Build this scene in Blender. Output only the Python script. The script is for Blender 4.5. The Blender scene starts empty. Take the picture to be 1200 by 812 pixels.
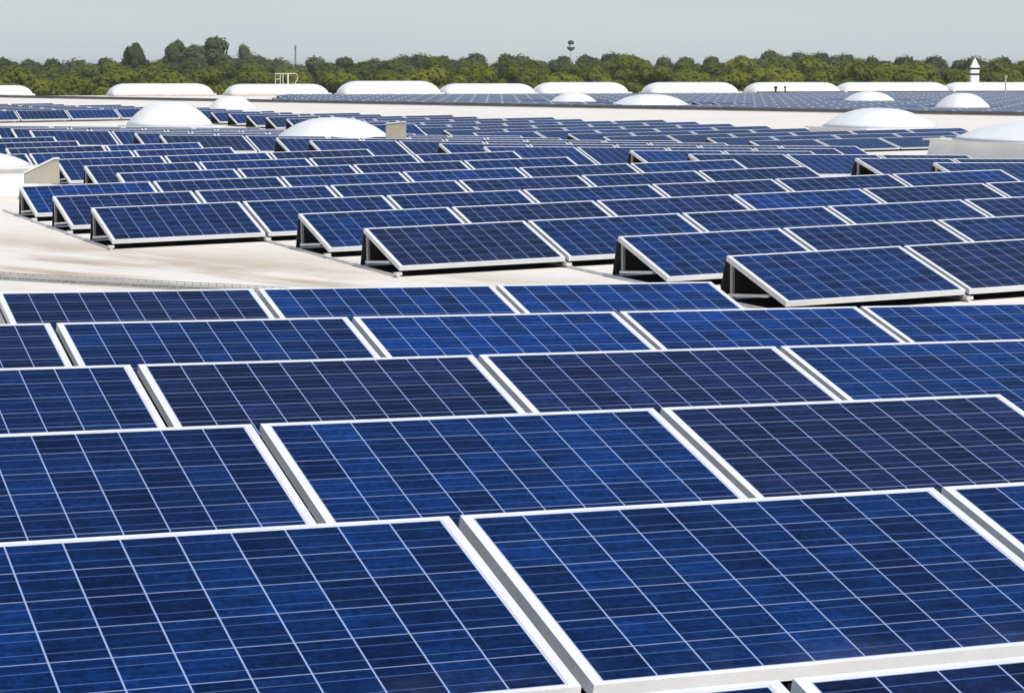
import bpy, bmesh, math, random
from mathutils import Vector, Matrix
from mathutils.bvhtree import BVHTree

R = math.radians
scene = bpy.context.scene
COL = scene.collection

# ------------------------------------------------------------------ camera
YAW, PITCH, ROLL = 0.40116, 0.12618, 0.00197
CAM = Vector((-2.31618, -3.02142, 1.55753))
FPX = 2570.0
fw = Vector((math.sin(YAW) * math.cos(PITCH), math.cos(YAW) * math.cos(PITCH), -math.sin(PITCH)))
rt0 = Vector((math.cos(YAW), -math.sin(YAW), 0))
up0 = rt0.cross(fw)
rt = math.cos(ROLL) * rt0 + math.sin(ROLL) * up0
up = -math.sin(ROLL) * rt0 + math.cos(ROLL) * up0
cam_data = bpy.data.cameras.new('camera')
cam = bpy.data.objects.new('camera', cam_data)
COL.objects.link(cam)
M = Matrix((rt, up, -fw)).transposed().to_4x4()
M.translation = CAM
cam.matrix_world = M
cam_data.sensor_width = 36
cam_data.lens = 36 * FPX / 1200
cam_data.clip_start = 0.1
cam_data.clip_end = 6000
scene.camera = cam

def project(P):
    d = Vector(P) - CAM
    z = d.dot(fw)
    if z < 0.1:
        return None
    return 600 + FPX * d.dot(rt) / z, 406 - FPX * d.dot(up) / z, z

def at(x, y, z=None, dist=None):
    """point seen at photo position x, y, either at height z or at a distance"""
    d = ((x - 600) * rt + (406 - y) * up + FPX * fw).normalized()
    t = dist if dist is not None else (z - CAM.z) / d.z
    return CAM + d * t

# ------------------------------------------------------------------ world, sun, exposure
SUN_EL, SUN_AZ = R(57), R(168)          # azimuth clockwise from +Y
world = bpy.data.worlds.new('World')
scene.world = world
world.use_nodes = True
wn, wl = world.node_tree.nodes, world.node_tree.links
bg = wn['Background']
sky = wn.new('ShaderNodeTexSky')
sky.sky_type = 'NISHITA'
sky.sun_disc = False
sky.sun_elevation = SUN_EL
sky.sun_rotation = SUN_AZ
sky.altitude = 100
sky.air_density = 1.0
sky.dust_density = 1.5
sky.ozone_density = 2.0
# pale haze layer that thickens towards the horizon
tc = wn.new('ShaderNodeTexCoord')
sx = wn.new('ShaderNodeSeparateXYZ')
wl.new(tc.outputs['Generated'], sx.inputs[0])
hz = wn.new('ShaderNodeMapRange')
hz.interpolation_type = 'SMOOTHSTEP'
wl.new(sx.outputs[2], hz.inputs[0])
hz.inputs[1].default_value, hz.inputs[2].default_value = 0.02, 0.34
hz.inputs[3].default_value, hz.inputs[4].default_value = 0.97, 0.0
hm = wn.new('ShaderNodeMix')
hm.data_type = 'RGBA'
wl.new(hz.outputs[0], hm.inputs[0])
wl.new(sky.outputs[0], hm.inputs[6])
cl = wn.new('ShaderNodeTexNoise')
cl.inputs['Scale'].default_value = 3.0
cl.inputs['Detail'].default_value = 5
cm = wn.new('ShaderNodeMapping')
cm.inputs['Scale'].default_value = (1.0, 1.0, 9.0)
wl.new(tc.outputs['Generated'], cm.inputs[0])
wl.new(cm.outputs[0], cl.inputs['Vector'])
cmix = wn.new('ShaderNodeMix')
cmix.data_type = 'RGBA'
wl.new(cl.outputs['Fac'], cmix.inputs[0])
cmix.inputs[6].default_value = (5.85, 6.4, 6.7, 1)
cmix.inputs[7].default_value = (6.75, 7.15, 7.2, 1)
wl.new(cmix.outputs[2], hm.inputs[7])
wl.new(hm.outputs[2], bg.inputs[0])
bg.inputs[1].default_value = 0.10

sun_d = bpy.data.lights.new('sun', 'SUN')
sun_d.energy = 3.6
sun_d.angle = R(0.55)
sun_d.color = (1.0, 0.965, 0.91)
sun = bpy.data.objects.new('sun', sun_d)
COL.objects.link(sun)
sd = Vector((math.sin(SUN_AZ) * math.cos(SUN_EL), math.cos(SUN_AZ) * math.cos(SUN_EL), math.sin(SUN_EL)))
sun.rotation_euler = sd.to_track_quat('Z', 'Y').to_euler()
sun.location = (0, -20, 40)

scene.view_settings.view_transform = 'Standard'
scene.view_settings.look = 'None'
scene.view_settings.exposure = 0.0
scene.view_settings.gamma = 1.0
scene.view_settings.use_curve_mapping = False
scene.render.engine = 'CYCLES'
scene.cycles.max_bounces = 6

# ------------------------------------------------------------------ material helpers
class NT:
    def __init__(self, name):
        self.m = bpy.data.materials.new(name)
        self.m.use_nodes = True
        self.n, self.l = self.m.node_tree.nodes, self.m.node_tree.links
        self.p = self.n['Principled BSDF']
    def _in(self, sock, v):
        if hasattr(v, 'links') or isinstance(v, bpy.types.NodeSocket):
            self.l.new(v, sock)
        else:
            sock.default_value = v
    def math(self, op, a, b=0.0, c=0.0, clamp=False):
        nd = self.n.new('ShaderNodeMath')
        nd.operation = op
        nd.use_clamp = clamp
        for i, v in enumerate((a, b, c)):
            self._in(nd.inputs[i], v)
        return nd.outputs[0]
    def mix(self, f, a, b, blend='MIX'):
        nd = self.n.new('ShaderNodeMix')
        nd.data_type = 'RGBA'
        nd.blend_type = blend
        self._in(nd.inputs[0], f)
        self._in(nd.inputs[6], a if not isinstance(a, tuple) else (*a, 1))
        self._in(nd.inputs[7], b if not isinstance(b, tuple) else (*b, 1))
        return nd.outputs[2]
    def noise(self, vec, scale, detail=4, rough=0.55):
        nd = self.n.new('ShaderNodeTexNoise')
        if vec is not None:
            self.l.new(vec, nd.inputs['Vector'])
        nd.inputs['Scale'].default_value = scale
        nd.inputs['Detail'].default_value = detail
        nd.inputs['Roughness'].default_value = rough
        return nd.outputs['Fac']
    def ramp(self, f, lo, hi, a=0.0, b=1.0):
        nd = self.n.new('ShaderNodeMapRange')
        self._in(nd.inputs[0], f)
        nd.inputs[1].default_value, nd.inputs[2].default_value = lo, hi
        nd.inputs[3].default_value, nd.inputs[4].default_value = a, b
        return nd.outputs[0]
    def coord(self, which='Object'):
        return self.n.new('ShaderNodeTexCoord').outputs[which]
    def mapping(self, vec, scale=(1, 1, 1), loc=(0, 0, 0), rot=(0, 0, 0)):
        nd = self.n.new('ShaderNodeMapping')
        self.l.new(vec, nd.inputs[0])
        nd.inputs['Location'].default_value = loc
        nd.inputs['Rotation'].default_value = rot
        nd.inputs['Scale'].default_value = scale
        return nd.outputs[0]
    def bump(self, h, strength, dist):
        nd = self.n.new('ShaderNodeBump')
        nd.inputs['Strength'].default_value = strength
        nd.inputs['Distance'].default_value = dist
        self.l.new(h, nd.inputs['Height'])
        self.l.new(nd.outputs[0], self.p.inputs['Normal'])
    def set(self, color=None, rough=None, metal=None, spec=None):
        if color is not None:
            self._in(self.p.inputs['Base Color'], (*color, 1) if isinstance(color, tuple) else color)
        if rough is not None:
            self._in(self.p.inputs['Roughness'], rough)
        if metal is not None:
            self.p.inputs['Metallic'].default_value = metal
        if spec is not None:
            self.p.inputs['Specular IOR Level'].default_value = spec
        return self.m

def simple(name, col, rough=0.6, metal=0.0, var=0.12, scale=6.0, spec=0.5):
    t = NT(name)
    f = t.noise(t.coord(), scale, 5)
    c = t.mix(t.ramp(f, 0.3, 0.7), tuple(v * (1 - var) for v in col), tuple(min(1, v * (1 + var)) for v in col))
    return t.set(c, rough, metal, spec)

PW, PH, TILT = 1.66, 0.99, 0.28142
GLX, GLY = 0.030, 0.015                      # frame lips at the short and long sides
GW, GH = PW - 2 * GLX, PH - 2 * GLY

def cell_material():
    t = NT('polycrystalline_cells')
    uv = t.n.new('ShaderNodeUVMap')
    uv.uv_map = 'UVMap'
    sep = t.n.new('ShaderNodeSeparateXYZ')
    t.l.new(uv.outputs[0], sep.inputs[0])
    x = t.math('MULTIPLY', sep.outputs[0], GW)
    y = t.math('MULTIPLY', sep.outputs[1], GH)
    mx, my = 0.005, 0.006
    px, py = (GW - 2 * mx) / 10, (GH - 2 * my) / 6
    cx = t.math('DIVIDE', t.math('SUBTRACT', x, mx), px)
    cy = t.math('DIVIDE', t.math('SUBTRACT', y, my), py)
    # cell gaps
    def near_int(v, period, half):           # 1 on the line
        d = t.math('ABSOLUTE', t.math('SUBTRACT', v, t.math('ROUND', v)))
        return t.math('LESS_THAN', t.math('MULTIPLY', d, period), half)
    gv = near_int(cx, px, 0.0026)
    gh = near_int(cy, py, 0.0024)
    # white border of the back sheet
    ix = t.math('LESS_THAN', t.math('MULTIPLY', t.math('ABSOLUTE', t.math('SUBTRACT', cx, 5.0)), px), 5 * px)
    iy = t.math('LESS_THAN', t.math('MULTIPLY', t.math('ABSOLUTE', t.math('SUBTRACT', cy, 3.0)), py), 3 * py)
    inside = t.math('MULTIPLY', ix, iy)
    # two bus bars per cell, running along the panel
    fy = t.math('FRACT', cy)
    def bar(pos):
        return t.math('LESS_THAN', t.math('MULTIPLY', t.math('ABSOLUTE', t.math('SUBTRACT', fy, pos)), py), 0.0021)
    bars = t.math('MAXIMUM', bar(0.28), bar(0.72))
    # random numbers: per panel, per cell
    oi = t.n.new('ShaderNodeObjectInfo')
    at_ = t.n.new('ShaderNodeAttribute')
    at_.attribute_name = 'prand'
    rnd = t.math('FRACT', t.math('ADD', t.math('MULTIPLY', oi.outputs['Random'], 7.31), at_.outputs['Fac']))
    comb = t.n.new('ShaderNodeCombineXYZ')
    t.l.new(t.math('FLOOR', cx), comb.inputs[0])
    t.l.new(t.math('FLOOR', cy), comb.inputs[1])
    t.l.new(t.math('MULTIPLY', rnd, 91.7), comb.inputs[2])
    wnz = t.n.new('ShaderNodeTexWhiteNoise')
    wnz.noise_dimensions = '3D'
    t.l.new(comb.outputs[0], wnz.inputs['Vector'])
    # crystal facets
    c3 = t.n.new('ShaderNodeCombineXYZ')
    t.l.new(x, c3.inputs[0])
    t.l.new(y, c3.inputs[1])
    t.l.new(t.math('MULTIPLY', rnd, 13.0), c3.inputs[2])
    vor = t.n.new('ShaderNodeTexVoronoi')
    vor.inputs['Scale'].default_value = 55
    t.l.new(c3.outputs[0], vor.inputs['Vector'])
    vs = t.n.new('ShaderNodeSeparateColor')
    t.l.new(vor.outputs['Color'], vs.inputs[0])
    cloud = t.noise(c3.outputs[0], 3.0, 3)
    # colour of the panel: navy to royal blue
    oc = t.n.new('ShaderNodeSeparateColor')          # object colour: red = how royal the blue, green = purple tinge
    t.l.new(oi.outputs['Color'], oc.inputs[0])
    k = t.math('ADD', oc.outputs[0], t.math('MULTIPLY', at_.outputs['Fac'], 0.6))
    base = t.mix(k, (0.0032, 0.0112, 0.040), (0.0016, 0.0245, 0.136))
    purple = t.math('MULTIPLY', oc.outputs[1], 0.75)
    base = t.mix(purple, base, (0.0095, 0.0110, 0.040))
    v = t.math('ADD', t.math('MULTIPLY', wnz.outputs['Value'], 0.75), 0.60)
    v = t.math('MULTIPLY', v, t.math('ADD', t.math('MULTIPLY', vs.outputs[0], 0.55), 0.72))
    v = t.math('MULTIPLY', v, t.ramp(cloud, 0.3, 0.7, 0.8, 1.2))
    streak = t.noise(t.mapping(c3.outputs[0], scale=(5.0, 75.0, 3.0)), 1.0, 3, 0.6)
    v = t.math('MULTIPLY', v, t.ramp(streak, 0.3, 0.7, 0.62, 1.5))
    cv = t.n.new('ShaderNodeCombineXYZ')
    for i in range(3):
        t.l.new(v, cv.inputs[i])
    cell = t.mix(1.0, base, cv.outputs[0], 'MULTIPLY')
    col = t.mix(t.math('MULTIPLY', bars, 0.42), cell, (0.10, 0.18, 0.44))
    col = t.mix(t.math('MULTIPLY', gh, 0.52), col, (0.34, 0.45, 0.74))
    col = t.mix(t.math('MULTIPLY', gv, 0.74), col, (0.36, 0.47, 0.76))
    edge = t.math('MULTIPLY', t.math('SUBTRACT', 1.0, inside), 1.0)
    col = t.mix(edge, col, (0.62, 0.64, 0.68))
    # a thin film of dust along the low edge and in cloudy patches
    dust = t.math('MULTIPLY', t.ramp(y, 0.0, 0.14, 1.0, 0.0), t.ramp(cloud, 0.42, 0.62, 0.0, 0.06), clamp=True)
    col = t.mix(dust, col, (0.34, 0.32, 0.28))
    t.set(col, t.ramp(cloud, 0.3, 0.7, 0.10, 0.2), spec=0.5)
    t.p.inputs['IOR'].default_value = 1.30
    return t.m

def frame_material():
    t = NT('white_aluminium')
    co = t.coord()
    f = t.noise(co, 5.0, 5)
    g = t.noise(co, 160.0, 2)
    c = t.mix(t.ramp(f, 0.3, 0.7), (0.70, 0.71, 0.715), (0.80, 0.805, 0.80))
    c = t.mix(t.ramp(g, 0.45, 0.7, 0.0, 0.2), c, (0.50, 0.49, 0.46))
    return t.set(c, 0.42, 0.0, 0.5)

# roof profile: top face of the low panel edge runs 0.10 above the membrane
BE = 0.42886
NV = Vector((math.cos(BE), math.sin(BE), 0))         # across the roof bays
BV = Vector((-math.sin(BE), math.cos(BE), 0))        # along valleys and ridges
PROFILE = [(-90, 0.34), (-66, -0.25), (-40, 0.35), (-15.5, 0.383), (-14.2, 0.351), (9.55, -0.240), (9.93, -0.2455), (10.3, -0.238), (21.9, -0.005),
           (22.5, 0.004), (23.1, -0.002), (35.2, -0.235), (36.0, -0.23), (47.6, -0.085), (48.3, -0.08), (49.0, -0.088),
           (58.0, -0.24), (65.96, 0.012), (66.6, -0.16), (180, -0.10)]
def zlow(x, y):
    s = x * NV.x + y * NV.y
    for (a, za), (b, zb) in zip(PROFILE, PROFILE[1:]):
        if a <= s <= b:
            return za + (zb - za) * (s - a) / (b - a)
    return PROFILE[-1][1]
CLEAR = 0.10
def zroof(x, y):
    return zlow(x, y) - CLEAR

def roof_material():
    t = NT('roof_membrane')
    co = t.coord()
    st = t.mapping(co, rot=(0, 0, -BE))               # x = across the bays, y = along them
    sep = t.n.new('ShaderNodeSeparateXYZ')
    t.l.new(st, sep.inputs[0])
    s, tt = sep.outputs[0], sep.outputs[1]
    big = t.noise(co, 0.35, 5)
    fine = t.noise(co, 9.0, 6, 0.65)
    c = t.mix(t.ramp(big, 0.3, 0.7), (0.77, 0.725, 0.65), (0.83, 0.795, 0.74))
    c = t.mix(t.ramp(fine, 0.35, 0.8, 0.0, 0.3), c, (0.64, 0.575, 0.50))
    # welded seams of the sheets, 1.5 m apart along the bays, staggered cross seams
    d = t.math('ABSOLUTE', t.math('SUBTRACT', t.math('FRACT', t.math('DIVIDE', s, 1.52)), 0.5))
    seam = t.math('LESS_THAN', d, 0.006)
    c = t.mix(t.math('MULTIPLY', seam, 0.35), c, (0.42, 0.40, 0.36))
    # brown silt lines left by standing water beside the valley
    sv = t.mapping(st, scale=(1.5, 0.34, 1))
    n1 = t.noise(sv, 0.9, 6, 0.6)
    n2 = t.noise(st, 0.5, 3)
    near = t.math('SUBTRACT', 1.0, t.math('DIVIDE', t.math('ABSOLUTE', t.math('SUBTRACT', s, 9.3)), 2.3), clamp=True)
    m = t.math('MULTIPLY', t.ramp(n1, 0.42, 0.58), t.ramp(n2, 0.3, 0.55, 0.45, 1.0))
    m = t.math('MULTIPLY', m, t.math('MULTIPLY', near, 1.5, clamp=True), clamp=True)
    c = t.mix(t.math('MULTIPLY', m, 0.85), c, (0.40, 0.31, 0.19))
    t.bump(fine, 0.15, 0.01)
    return t.set(c, 0.75, 0, 0.3)

MAT = {}
MAT['cells'] = cell_material()
MAT['frame'] = frame_material()
MAT['roof'] = roof_material()
MAT['alu'] = simple('galvanised_rail', (0.66, 0.66, 0.64), 0.45, 0.1)
MAT['leg'] = simple('grey_leg', (0.33, 0.33, 0.31), 0.5, 0.3)
MAT['plate'] = simple('dark_wind_plate', (0.030, 0.031, 0.028), 0.6, 0.0, 0.35, 9)
MAT['mat'] = simple('black_shade_sheet', (0.012, 0.012, 0.011), 0.8, 0.0, 0.3, 12, 0.2)  # near-black colour standing in for deep shade under the panels
MAT['back'] = simple('dark_back_sheet', (0.02, 0.02, 0.022), 0.6)
MAT['dome'] = simple('white_plastic_glazing', (0.80, 0.81, 0.815), 0.5, 0.0, 0.07, 1.6)
MAT['upstand'] = simple('cream_upstand', (0.84, 0.825, 0.79), 0.6, 0.0, 0.07, 1.5)
MAT['beige'] = simple('beige_sheet_metal', (0.42, 0.38, 0.30), 0.6, 0.0, 0.08, 5)
MAT['dark'] = simple('dark_grey_coping', (0.085, 0.085, 0.08), 0.6, 0.0, 0.25, 2)
MAT['wallside'] = simple('pale_parapet', (0.76, 0.72, 0.66), 0.7, 0.0, 0.12, 1.5)
MAT['black'] = simple('black_plastic', (0.015, 0.015, 0.016), 0.5)
MAT['wire'] = simple('zinc_wire', (0.45, 0.46, 0.44), 0.5, 0.2)
MAT['cable'] = simple('grey_cable', (0.36, 0.36, 0.34), 0.6)
MAT['white'] = simple('white_paint', (0.80, 0.80, 0.79), 0.5, 0.0, 0.05)
MAT['mast'] = simple('mast_grey', (0.28, 0.27, 0.30), 0.6)
MAT['bark'] = simple('bark', (0.12, 0.09, 0.06), 0.9, 0.0, 0.3, 3)
MAT['railpaint'] = simple('beige_tube', (0.55, 0.53, 0.42), 0.5)

# ------------------------------------------------------------------ mesh helpers
def add_box(bm, x0, x1, y0, y1, z0, z1, mi=0):
    v = [bm.verts.new(p) for p in ((x0, y0, z0), (x1, y0, z0), (x1, y1, z0), (x0, y1, z0),
                                   (x0, y0, z1), (x1, y0, z1), (x1, y1, z1), (x0, y1, z1))]
    fs = []
    for q in ((0, 3, 2, 1), (4, 5, 6, 7), (0, 1, 5, 4), (1, 2, 6, 5), (2, 3, 7, 6), (3, 0, 4, 7)):
        f = bm.faces.new([v[i] for i in q])
        f.material_index = mi
        fs.append(f)
    return v, fs

def add_bar(bm, a, b, w, h, mi=0):
    """rectangular bar from a to b"""
    a, b = Vector(a), Vector(b)
    d = (b - a).normalized()
    ref = Vector((0, 0, 1)) if abs(d.z) < 0.9 else Vector((0, 1, 0))
    s = d.cross(ref).normalized() * w / 2
    u = s.cross(d).normalized() * h / 2
    va = [bm.verts.new(a + i * s + j * u) for i, j in ((-1, -1), (1, -1), (1, 1), (-1, 1))]
    vb = [bm.verts.new(b + i * s + j * u) for i, j in ((-1, -1), (1, -1), (1, 1), (-1, 1))]
    for q in range(4):
        f = bm.faces.new((va[q], va[(q + 1) % 4], vb[(q + 1) % 4], vb[q]))
        f.material_index = mi
    bm.faces.new(va[::-1]).material_index = mi
    bm.faces.new(vb).material_index = mi

def add_tube(bm, pts, rad, n=8, mi=0, radii=None):
    pts = [Vector(p) for p in pts]
    rings = []
    for i, p in enumerate(pts):
        d = (pts[min(i + 1, len(pts) - 1)] - pts[max(i - 1, 0)]).normalized()
        ref = Vector((0, 0, 1)) if abs(d.z) < 0.9 else Vector((0, 1, 0))
        s = d.cross(ref).normalized()
        u = s.cross(d).normalized()
        r = radii[i] if radii else rad
        rings.append([bm.verts.new(p + (s * math.cos(2 * math.pi * k / n) + u * math.sin(2 * math.pi * k / n)) * r) for k in range(n)])
    for a, b in zip(rings, rings[1:]):
        for k in range(n):
            bm.faces.new((a[k], a[(k + 1) % n], b[(k + 1) % n], b[k])).material_index = mi
    bm.faces.new(rings[0][::-1]).material_index = mi
    bm.faces.new(rings[-1]).material_index = mi

def add_lathe(bm, prof, n=20, c=(0, 0), mi=0):
    rings = [[bm.verts.new((c[0] + r * math.cos(2 * math.pi * k / n), c[1] + r * math.sin(2 * math.pi * k / n), z)) for k in range(n)] for r, z in prof]
    for a, b in zip(rings, rings[1:]):
        for k in range(n):
            bm.faces.new((a[k], a[(k + 1) % n], b[(k + 1) % n], b[k])).material_index = mi
    bm.faces.new(rings[0][::-1]).material_index = mi
    bm.faces.new(rings[-1]).material_index = mi

def mesh_of(name, bm, mats, smooth=False):
    me = bpy.data.meshes.new(name)
    bmesh.ops.recalc_face_normals(bm, faces=bm.faces[:])
    bm.to_mesh(me)
    bm.free()
    for m in (mats if isinstance(mats, list) else [mats]):
        me.materials.append(m)
    if smooth:
        for p in me.polygons:
            p.use_smooth = True
    return me

def link(name, me, parent=None):
    o = bpy.data.objects.new(name, me)
    COL.objects.link(o)
    if parent:
        o.parent = parent
    return o

def obj(name, bm, mats, parent=None, smooth=False):
    return link(name, mesh_of(name, bm, mats, smooth), parent)

def tag(o, label, cat, group=None):
    o['label'] = label
    o['category'] = cat
    if group:
        o['group'] = group
    return o

def thing(name, label, cat, loc=(0, 0, 0), rotz=0.0, group=None):
    o = bpy.data.objects.new(name, None)
    o.empty_display_size = 0.2
    COL.objects.link(o)
    o.location = loc
    o.rotation_euler = (0, 0, rotz)
    return tag(o, label, cat, group)

def structure(name, bm, mats, smooth=False):
    o = obj(name, bm, mats, None, smooth)
    o['kind'] = 'structure'
    return o

# ------------------------------------------------------------------ setting: ground and roof
bm = bmesh.new()
rings = [(0, 1), (300, 48), (800, 48), (3500, 48)]
GZ = -12.5
c0 = bm.verts.new((0, 0, GZ))
prev = None
for r, n in rings[1:]:
    ring = [bm.verts.new((r * math.cos(2 * math.pi * k / n), r * math.sin(2 * math.pi * k / n), GZ)) for k in range(n)]
    for k in range(n):
        if prev is None:
            bm.faces.new((c0, ring[k], ring[(k + 1) % n]))
        else:
            bm.faces.new((prev[k], ring[k], ring[(k + 1) % n], prev[(k + 1) % n]))
    prev = ring
gt = NT('meadow')
gcol = gt.mix(gt.ramp(gt.noise(gt.coord(), 0.05, 6), 0.3, 0.7), (0.05, 0.075, 0.02), (0.10, 0.11, 0.035))
structure('ground', bm, gt.set(gcol, 0.95, 0, 0.1))

FAR_P = at(600, 105, dist=150)
FAR_Y = FAR_P.y
bm = bmesh.new()
S = []
for (a, _), (b, _) in zip(PROFILE, PROFILE[1:]):
    k = max(1, int((b - a) / 4))
    S += [a + (b - a) * i / k for i in range(k)]
S.append(PROFILE[-1][0])
T = [-80 + 6 * i for i in range(43)]
grid = [[bm.verts.new((*(NV * s + BV * t).xy, zroof(*(NV * s + BV * t).xy))) for t in T] for s in S]
for i in range(len(S) - 1):
    for j in range(len(T) - 1):
        bm.faces.new((grid[i][j], grid[i + 1][j], grid[i + 1][j + 1], grid[i][j + 1]))
bmesh.ops.bisect_plane(bm, geom=bm.verts[:] + bm.edges[:] + bm.faces[:], plane_co=(0, FAR_Y + 3.0, 0), plane_no=(0, 1, 0), clear_outer=True)
edge = [e for e in bm.edges if e.is_boundary]
ret = bmesh.ops.extrude_edge_only(bm, edges=edge)
for v in [g for g in ret['geom'] if isinstance(g, bmesh.types.BMVert)]:
    v.co.z = GZ - 0.5
bmesh.ops.remove_doubles(bm, verts=bm.verts[:], dist=0.001)
roof_me = mesh_of('roof_deck', bm, MAT['roof'])
roof = link('roof_deck', roof_me)
roof['kind'] = 'structure'

# fire wall kerb with a dark coping, running along the roof
bm = bmesh.new()
KS = 66.0
kerb = thing('parapet', 'long low parapet with dark grey coping crossing the roof behind the panel arrays', 'parapet')
def strip(s0, s1, z0, z1, t0=-60, t1=165):
    bm = bmesh.new()
    n = 40
    rr = []
    for i in range(n + 1):
        t = t0 + (t1 - t0) * i / n
        a, b = NV * s0 + BV * t, NV * s1 + BV * t
        rr.append([bm.verts.new((a.x, a.y, z0)), bm.verts.new((b.x, b.y, z0)), bm.verts.new((b.x, b.y, z1)), bm.verts.new((a.x, a.y, z1))])
    for p, q in zip(rr, rr[1:]):
        for k in range(4):
            bm.faces.new((p[k], p[(k + 1) % 4], q[(k + 1) % 4], q[k]))
    bm.faces.new(rr[0]); bm.faces.new(rr[-1])
    return bm
def clipy(bm):
    bmesh.ops.bisect_plane(bm, geom=bm.verts[:] + bm.edges[:] + bm.faces[:], plane_co=(0, FAR_Y + 2.4, 0), plane_no=(0, 1, 0), clear_outer=True)
    return bm
obj('wall', clipy(strip(KS, KS + 0.4, -0.7, -0.06)), MAT['wallside'], kerb)
obj('coping', clipy(strip(KS - 0.04, KS + 0.44, -0.058, 0.05)), MAT['dark'], kerb)

# ------------------------------------------------------------------ solar panels
def rot_tilt(y, z):
    """panel plane coordinates (up the slope, off the face) to local y, z"""
    return y * math.cos(TILT) - z * math.sin(TILT), y * math.sin(TILT) + z * math.cos(TILT)

def tilt_bm(bm):
    for v in bm.verts:
        y, z = rot_tilt(v.co.y, v.co.z)
        v.co.y, v.co.z = y, z + CLEAR
    return bm

TH = 0.043
def frame_bm():
    bm = bmesh.new()
    add_box(bm, 0, PW, 0, GLY, -TH, 0)
    add_box(bm, 0, PW, PH - GLY, PH, -TH, 0)
    add_box(bm, 0, GLX, GLY, PH - GLY, -TH, 0)
    add_box(bm, PW - GLX, PW, GLY, PH - GLY, -TH, 0)
    bmesh.ops.remove_doubles(bm, verts=bm.verts[:], dist=0.0001)
    return tilt_bm(bm)

def glass_bm(mi_back=1):
    bm = bmesh.new()
    uvl = bm.loops.layers.uv.new('UVMap')
    v, fs = add_box(bm, GLX, PW - GLX, GLY, PH - GLY, -0.008, -0.002)
    for f in fs:
        f.material_index = mi_back
        for l in f.loops:
            l[uvl].uv = ((l.vert.co.x - GLX) / GW, (l.vert.co.y - GLY) / GH)
    fs[1].material_index = 0
    return tilt_bm(bm)

YT, ZT = rot_tilt(PH, -TH)
ZT += CLEAR
def plate_bm():
    bm = bmesh.new()
    a = [(0.01, YT + 0.018, ZT + 0.02), (PW - 0.01, YT + 0.018, ZT + 0.02), (PW - 0.01, YT + 0.13, 0.012), (0.01, YT + 0.13, 0.012)]
    lip = [(0.01, YT + 0.22, 0.010), (PW - 0.01, YT + 0.22, 0.010)]
    pts = [a[0], a[1], a[2], a[3]]
    v = [bm.verts.new(p) for p in pts] + [bm.verts.new((p[0], p[1] + 0.004, p[2])) for p in pts]
    for q in ((0, 1, 2, 3), (4, 7, 6, 5), (0, 4, 5, 1), (1, 5, 6, 2), (2, 6, 7, 3), (3, 7, 4, 0)):
        bm.faces.new([v[i] for i in q])
    # two folded stiffening ribs on the outer face
    for k in (0.36, 0.7):
        y = YT + 0.018 + 0.112 * k + 0.010
        z = (ZT + 0.02) * (1 - k) + 0.012 * k
        add_box(bm, 0.012, PW - 0.012, y - 0.004, y + 0.012, z - 0.012, z + 0.012)
    return bm

def leg_bm(x):
    bm = bmesh.new()
    add_box(bm, x, x + 0.022, YT - 0.10, YT - 0.06, 0.03, ZT - 0.020)
    return bm

def brace_bm(x):
    bm = bmesh.new()
    add_bar(bm, (x, YT - 0.03, 0.055), (x, 0.30, 0.112), 0.02, 0.024)
    return bm

def rail_bm(x, back):
    bm = bmesh.new()
    add_box(bm, x - 0.014, x + 0.014, -0.03, YT + back, 0.002, 0.022)
    add_box(bm, x - 0.03, x + 0.03, -0.035, 0.035, 0.0221, 0.046)     # front foot
    return bm

def shade_sheet_bm():  # dark sheet added so the space beneath a panel looks shaded
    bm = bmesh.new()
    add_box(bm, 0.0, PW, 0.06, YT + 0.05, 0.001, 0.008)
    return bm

GAP = 0.038
def seat_bm(x):
    bm = bmesh.new()
    add_box(bm, x - 0.0165, x + 0.0165, 0.0, PH, -TH - 0.05, -TH - 0.012)
    return tilt_bm(bm)
ME = {
    'frame': mesh_of('frame', frame_bm(), MAT['frame']),
    'cell_sheet': mesh_of('cell_sheet', glass_bm(), [MAT['cells'], MAT['back']]),
    'wind_plate': mesh_of('wind_plate', plate_bm(), MAT['plate']),
    'leg_l': mesh_of('leg', leg_bm(0.004), MAT['leg']),
    'leg_r': mesh_of('leg', leg_bm(PW - 0.026), MAT['leg']),
    'brace_l': mesh_of('brace', brace_bm(0.012), MAT['alu']),
    'brace_r': mesh_of('brace', brace_bm(PW - 0.012), MAT['alu']),
    'rail': mesh_of('base_rail', rail_bm(-GAP / 2, 1.0), MAT['alu']),
    'rail_short': mesh_of('base_rail', rail_bm(-GAP / 2, 0.1), MAT['alu']),
    'rail_r': mesh_of('base_rail', rail_bm(PW + GAP / 2, 0.1), MAT['alu']),
    'seat_rail': mesh_of('seat_rail', seat_bm(-GAP / 2), MAT['leg']),
    'shade_sheet': mesh_of('shade_sheet', shade_sheet_bm(), MAT['mat']),
}
# whole panel in one mesh for the far rows
def far_panel_bm():
    bm = bmesh.new()
    uvl = bm.loops.layers.uv.new('UVMap')
    for key, mi in (('frame', 0), ('cell_sheet', 1), ('wind_plate', 3), ('shade_sheet', 4)):
        src = bmesh.new()
        src.from_mesh(ME[key])
        su = src.loops.layers.uv.active
        vm = {v: bm.verts.new(v.co) for v in src.verts}
        for f in src.faces:
            try:
                g = bm.faces.new([vm[v] for v in f.verts])
            except ValueError:
                continue
            g.material_index = mi if key != 'cell_sheet' else (1 if f.material_index == 0 else 2)
            if su:
                for l, k in zip(f.loops, g.loops):
                    k[uvl].uv = l[su].uv
        src.free()
    return bm
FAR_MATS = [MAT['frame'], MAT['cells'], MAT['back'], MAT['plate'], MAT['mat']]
ME['far'] = mesh_of('far_panel', far_panel_bm(), FAR_MATS)

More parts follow.
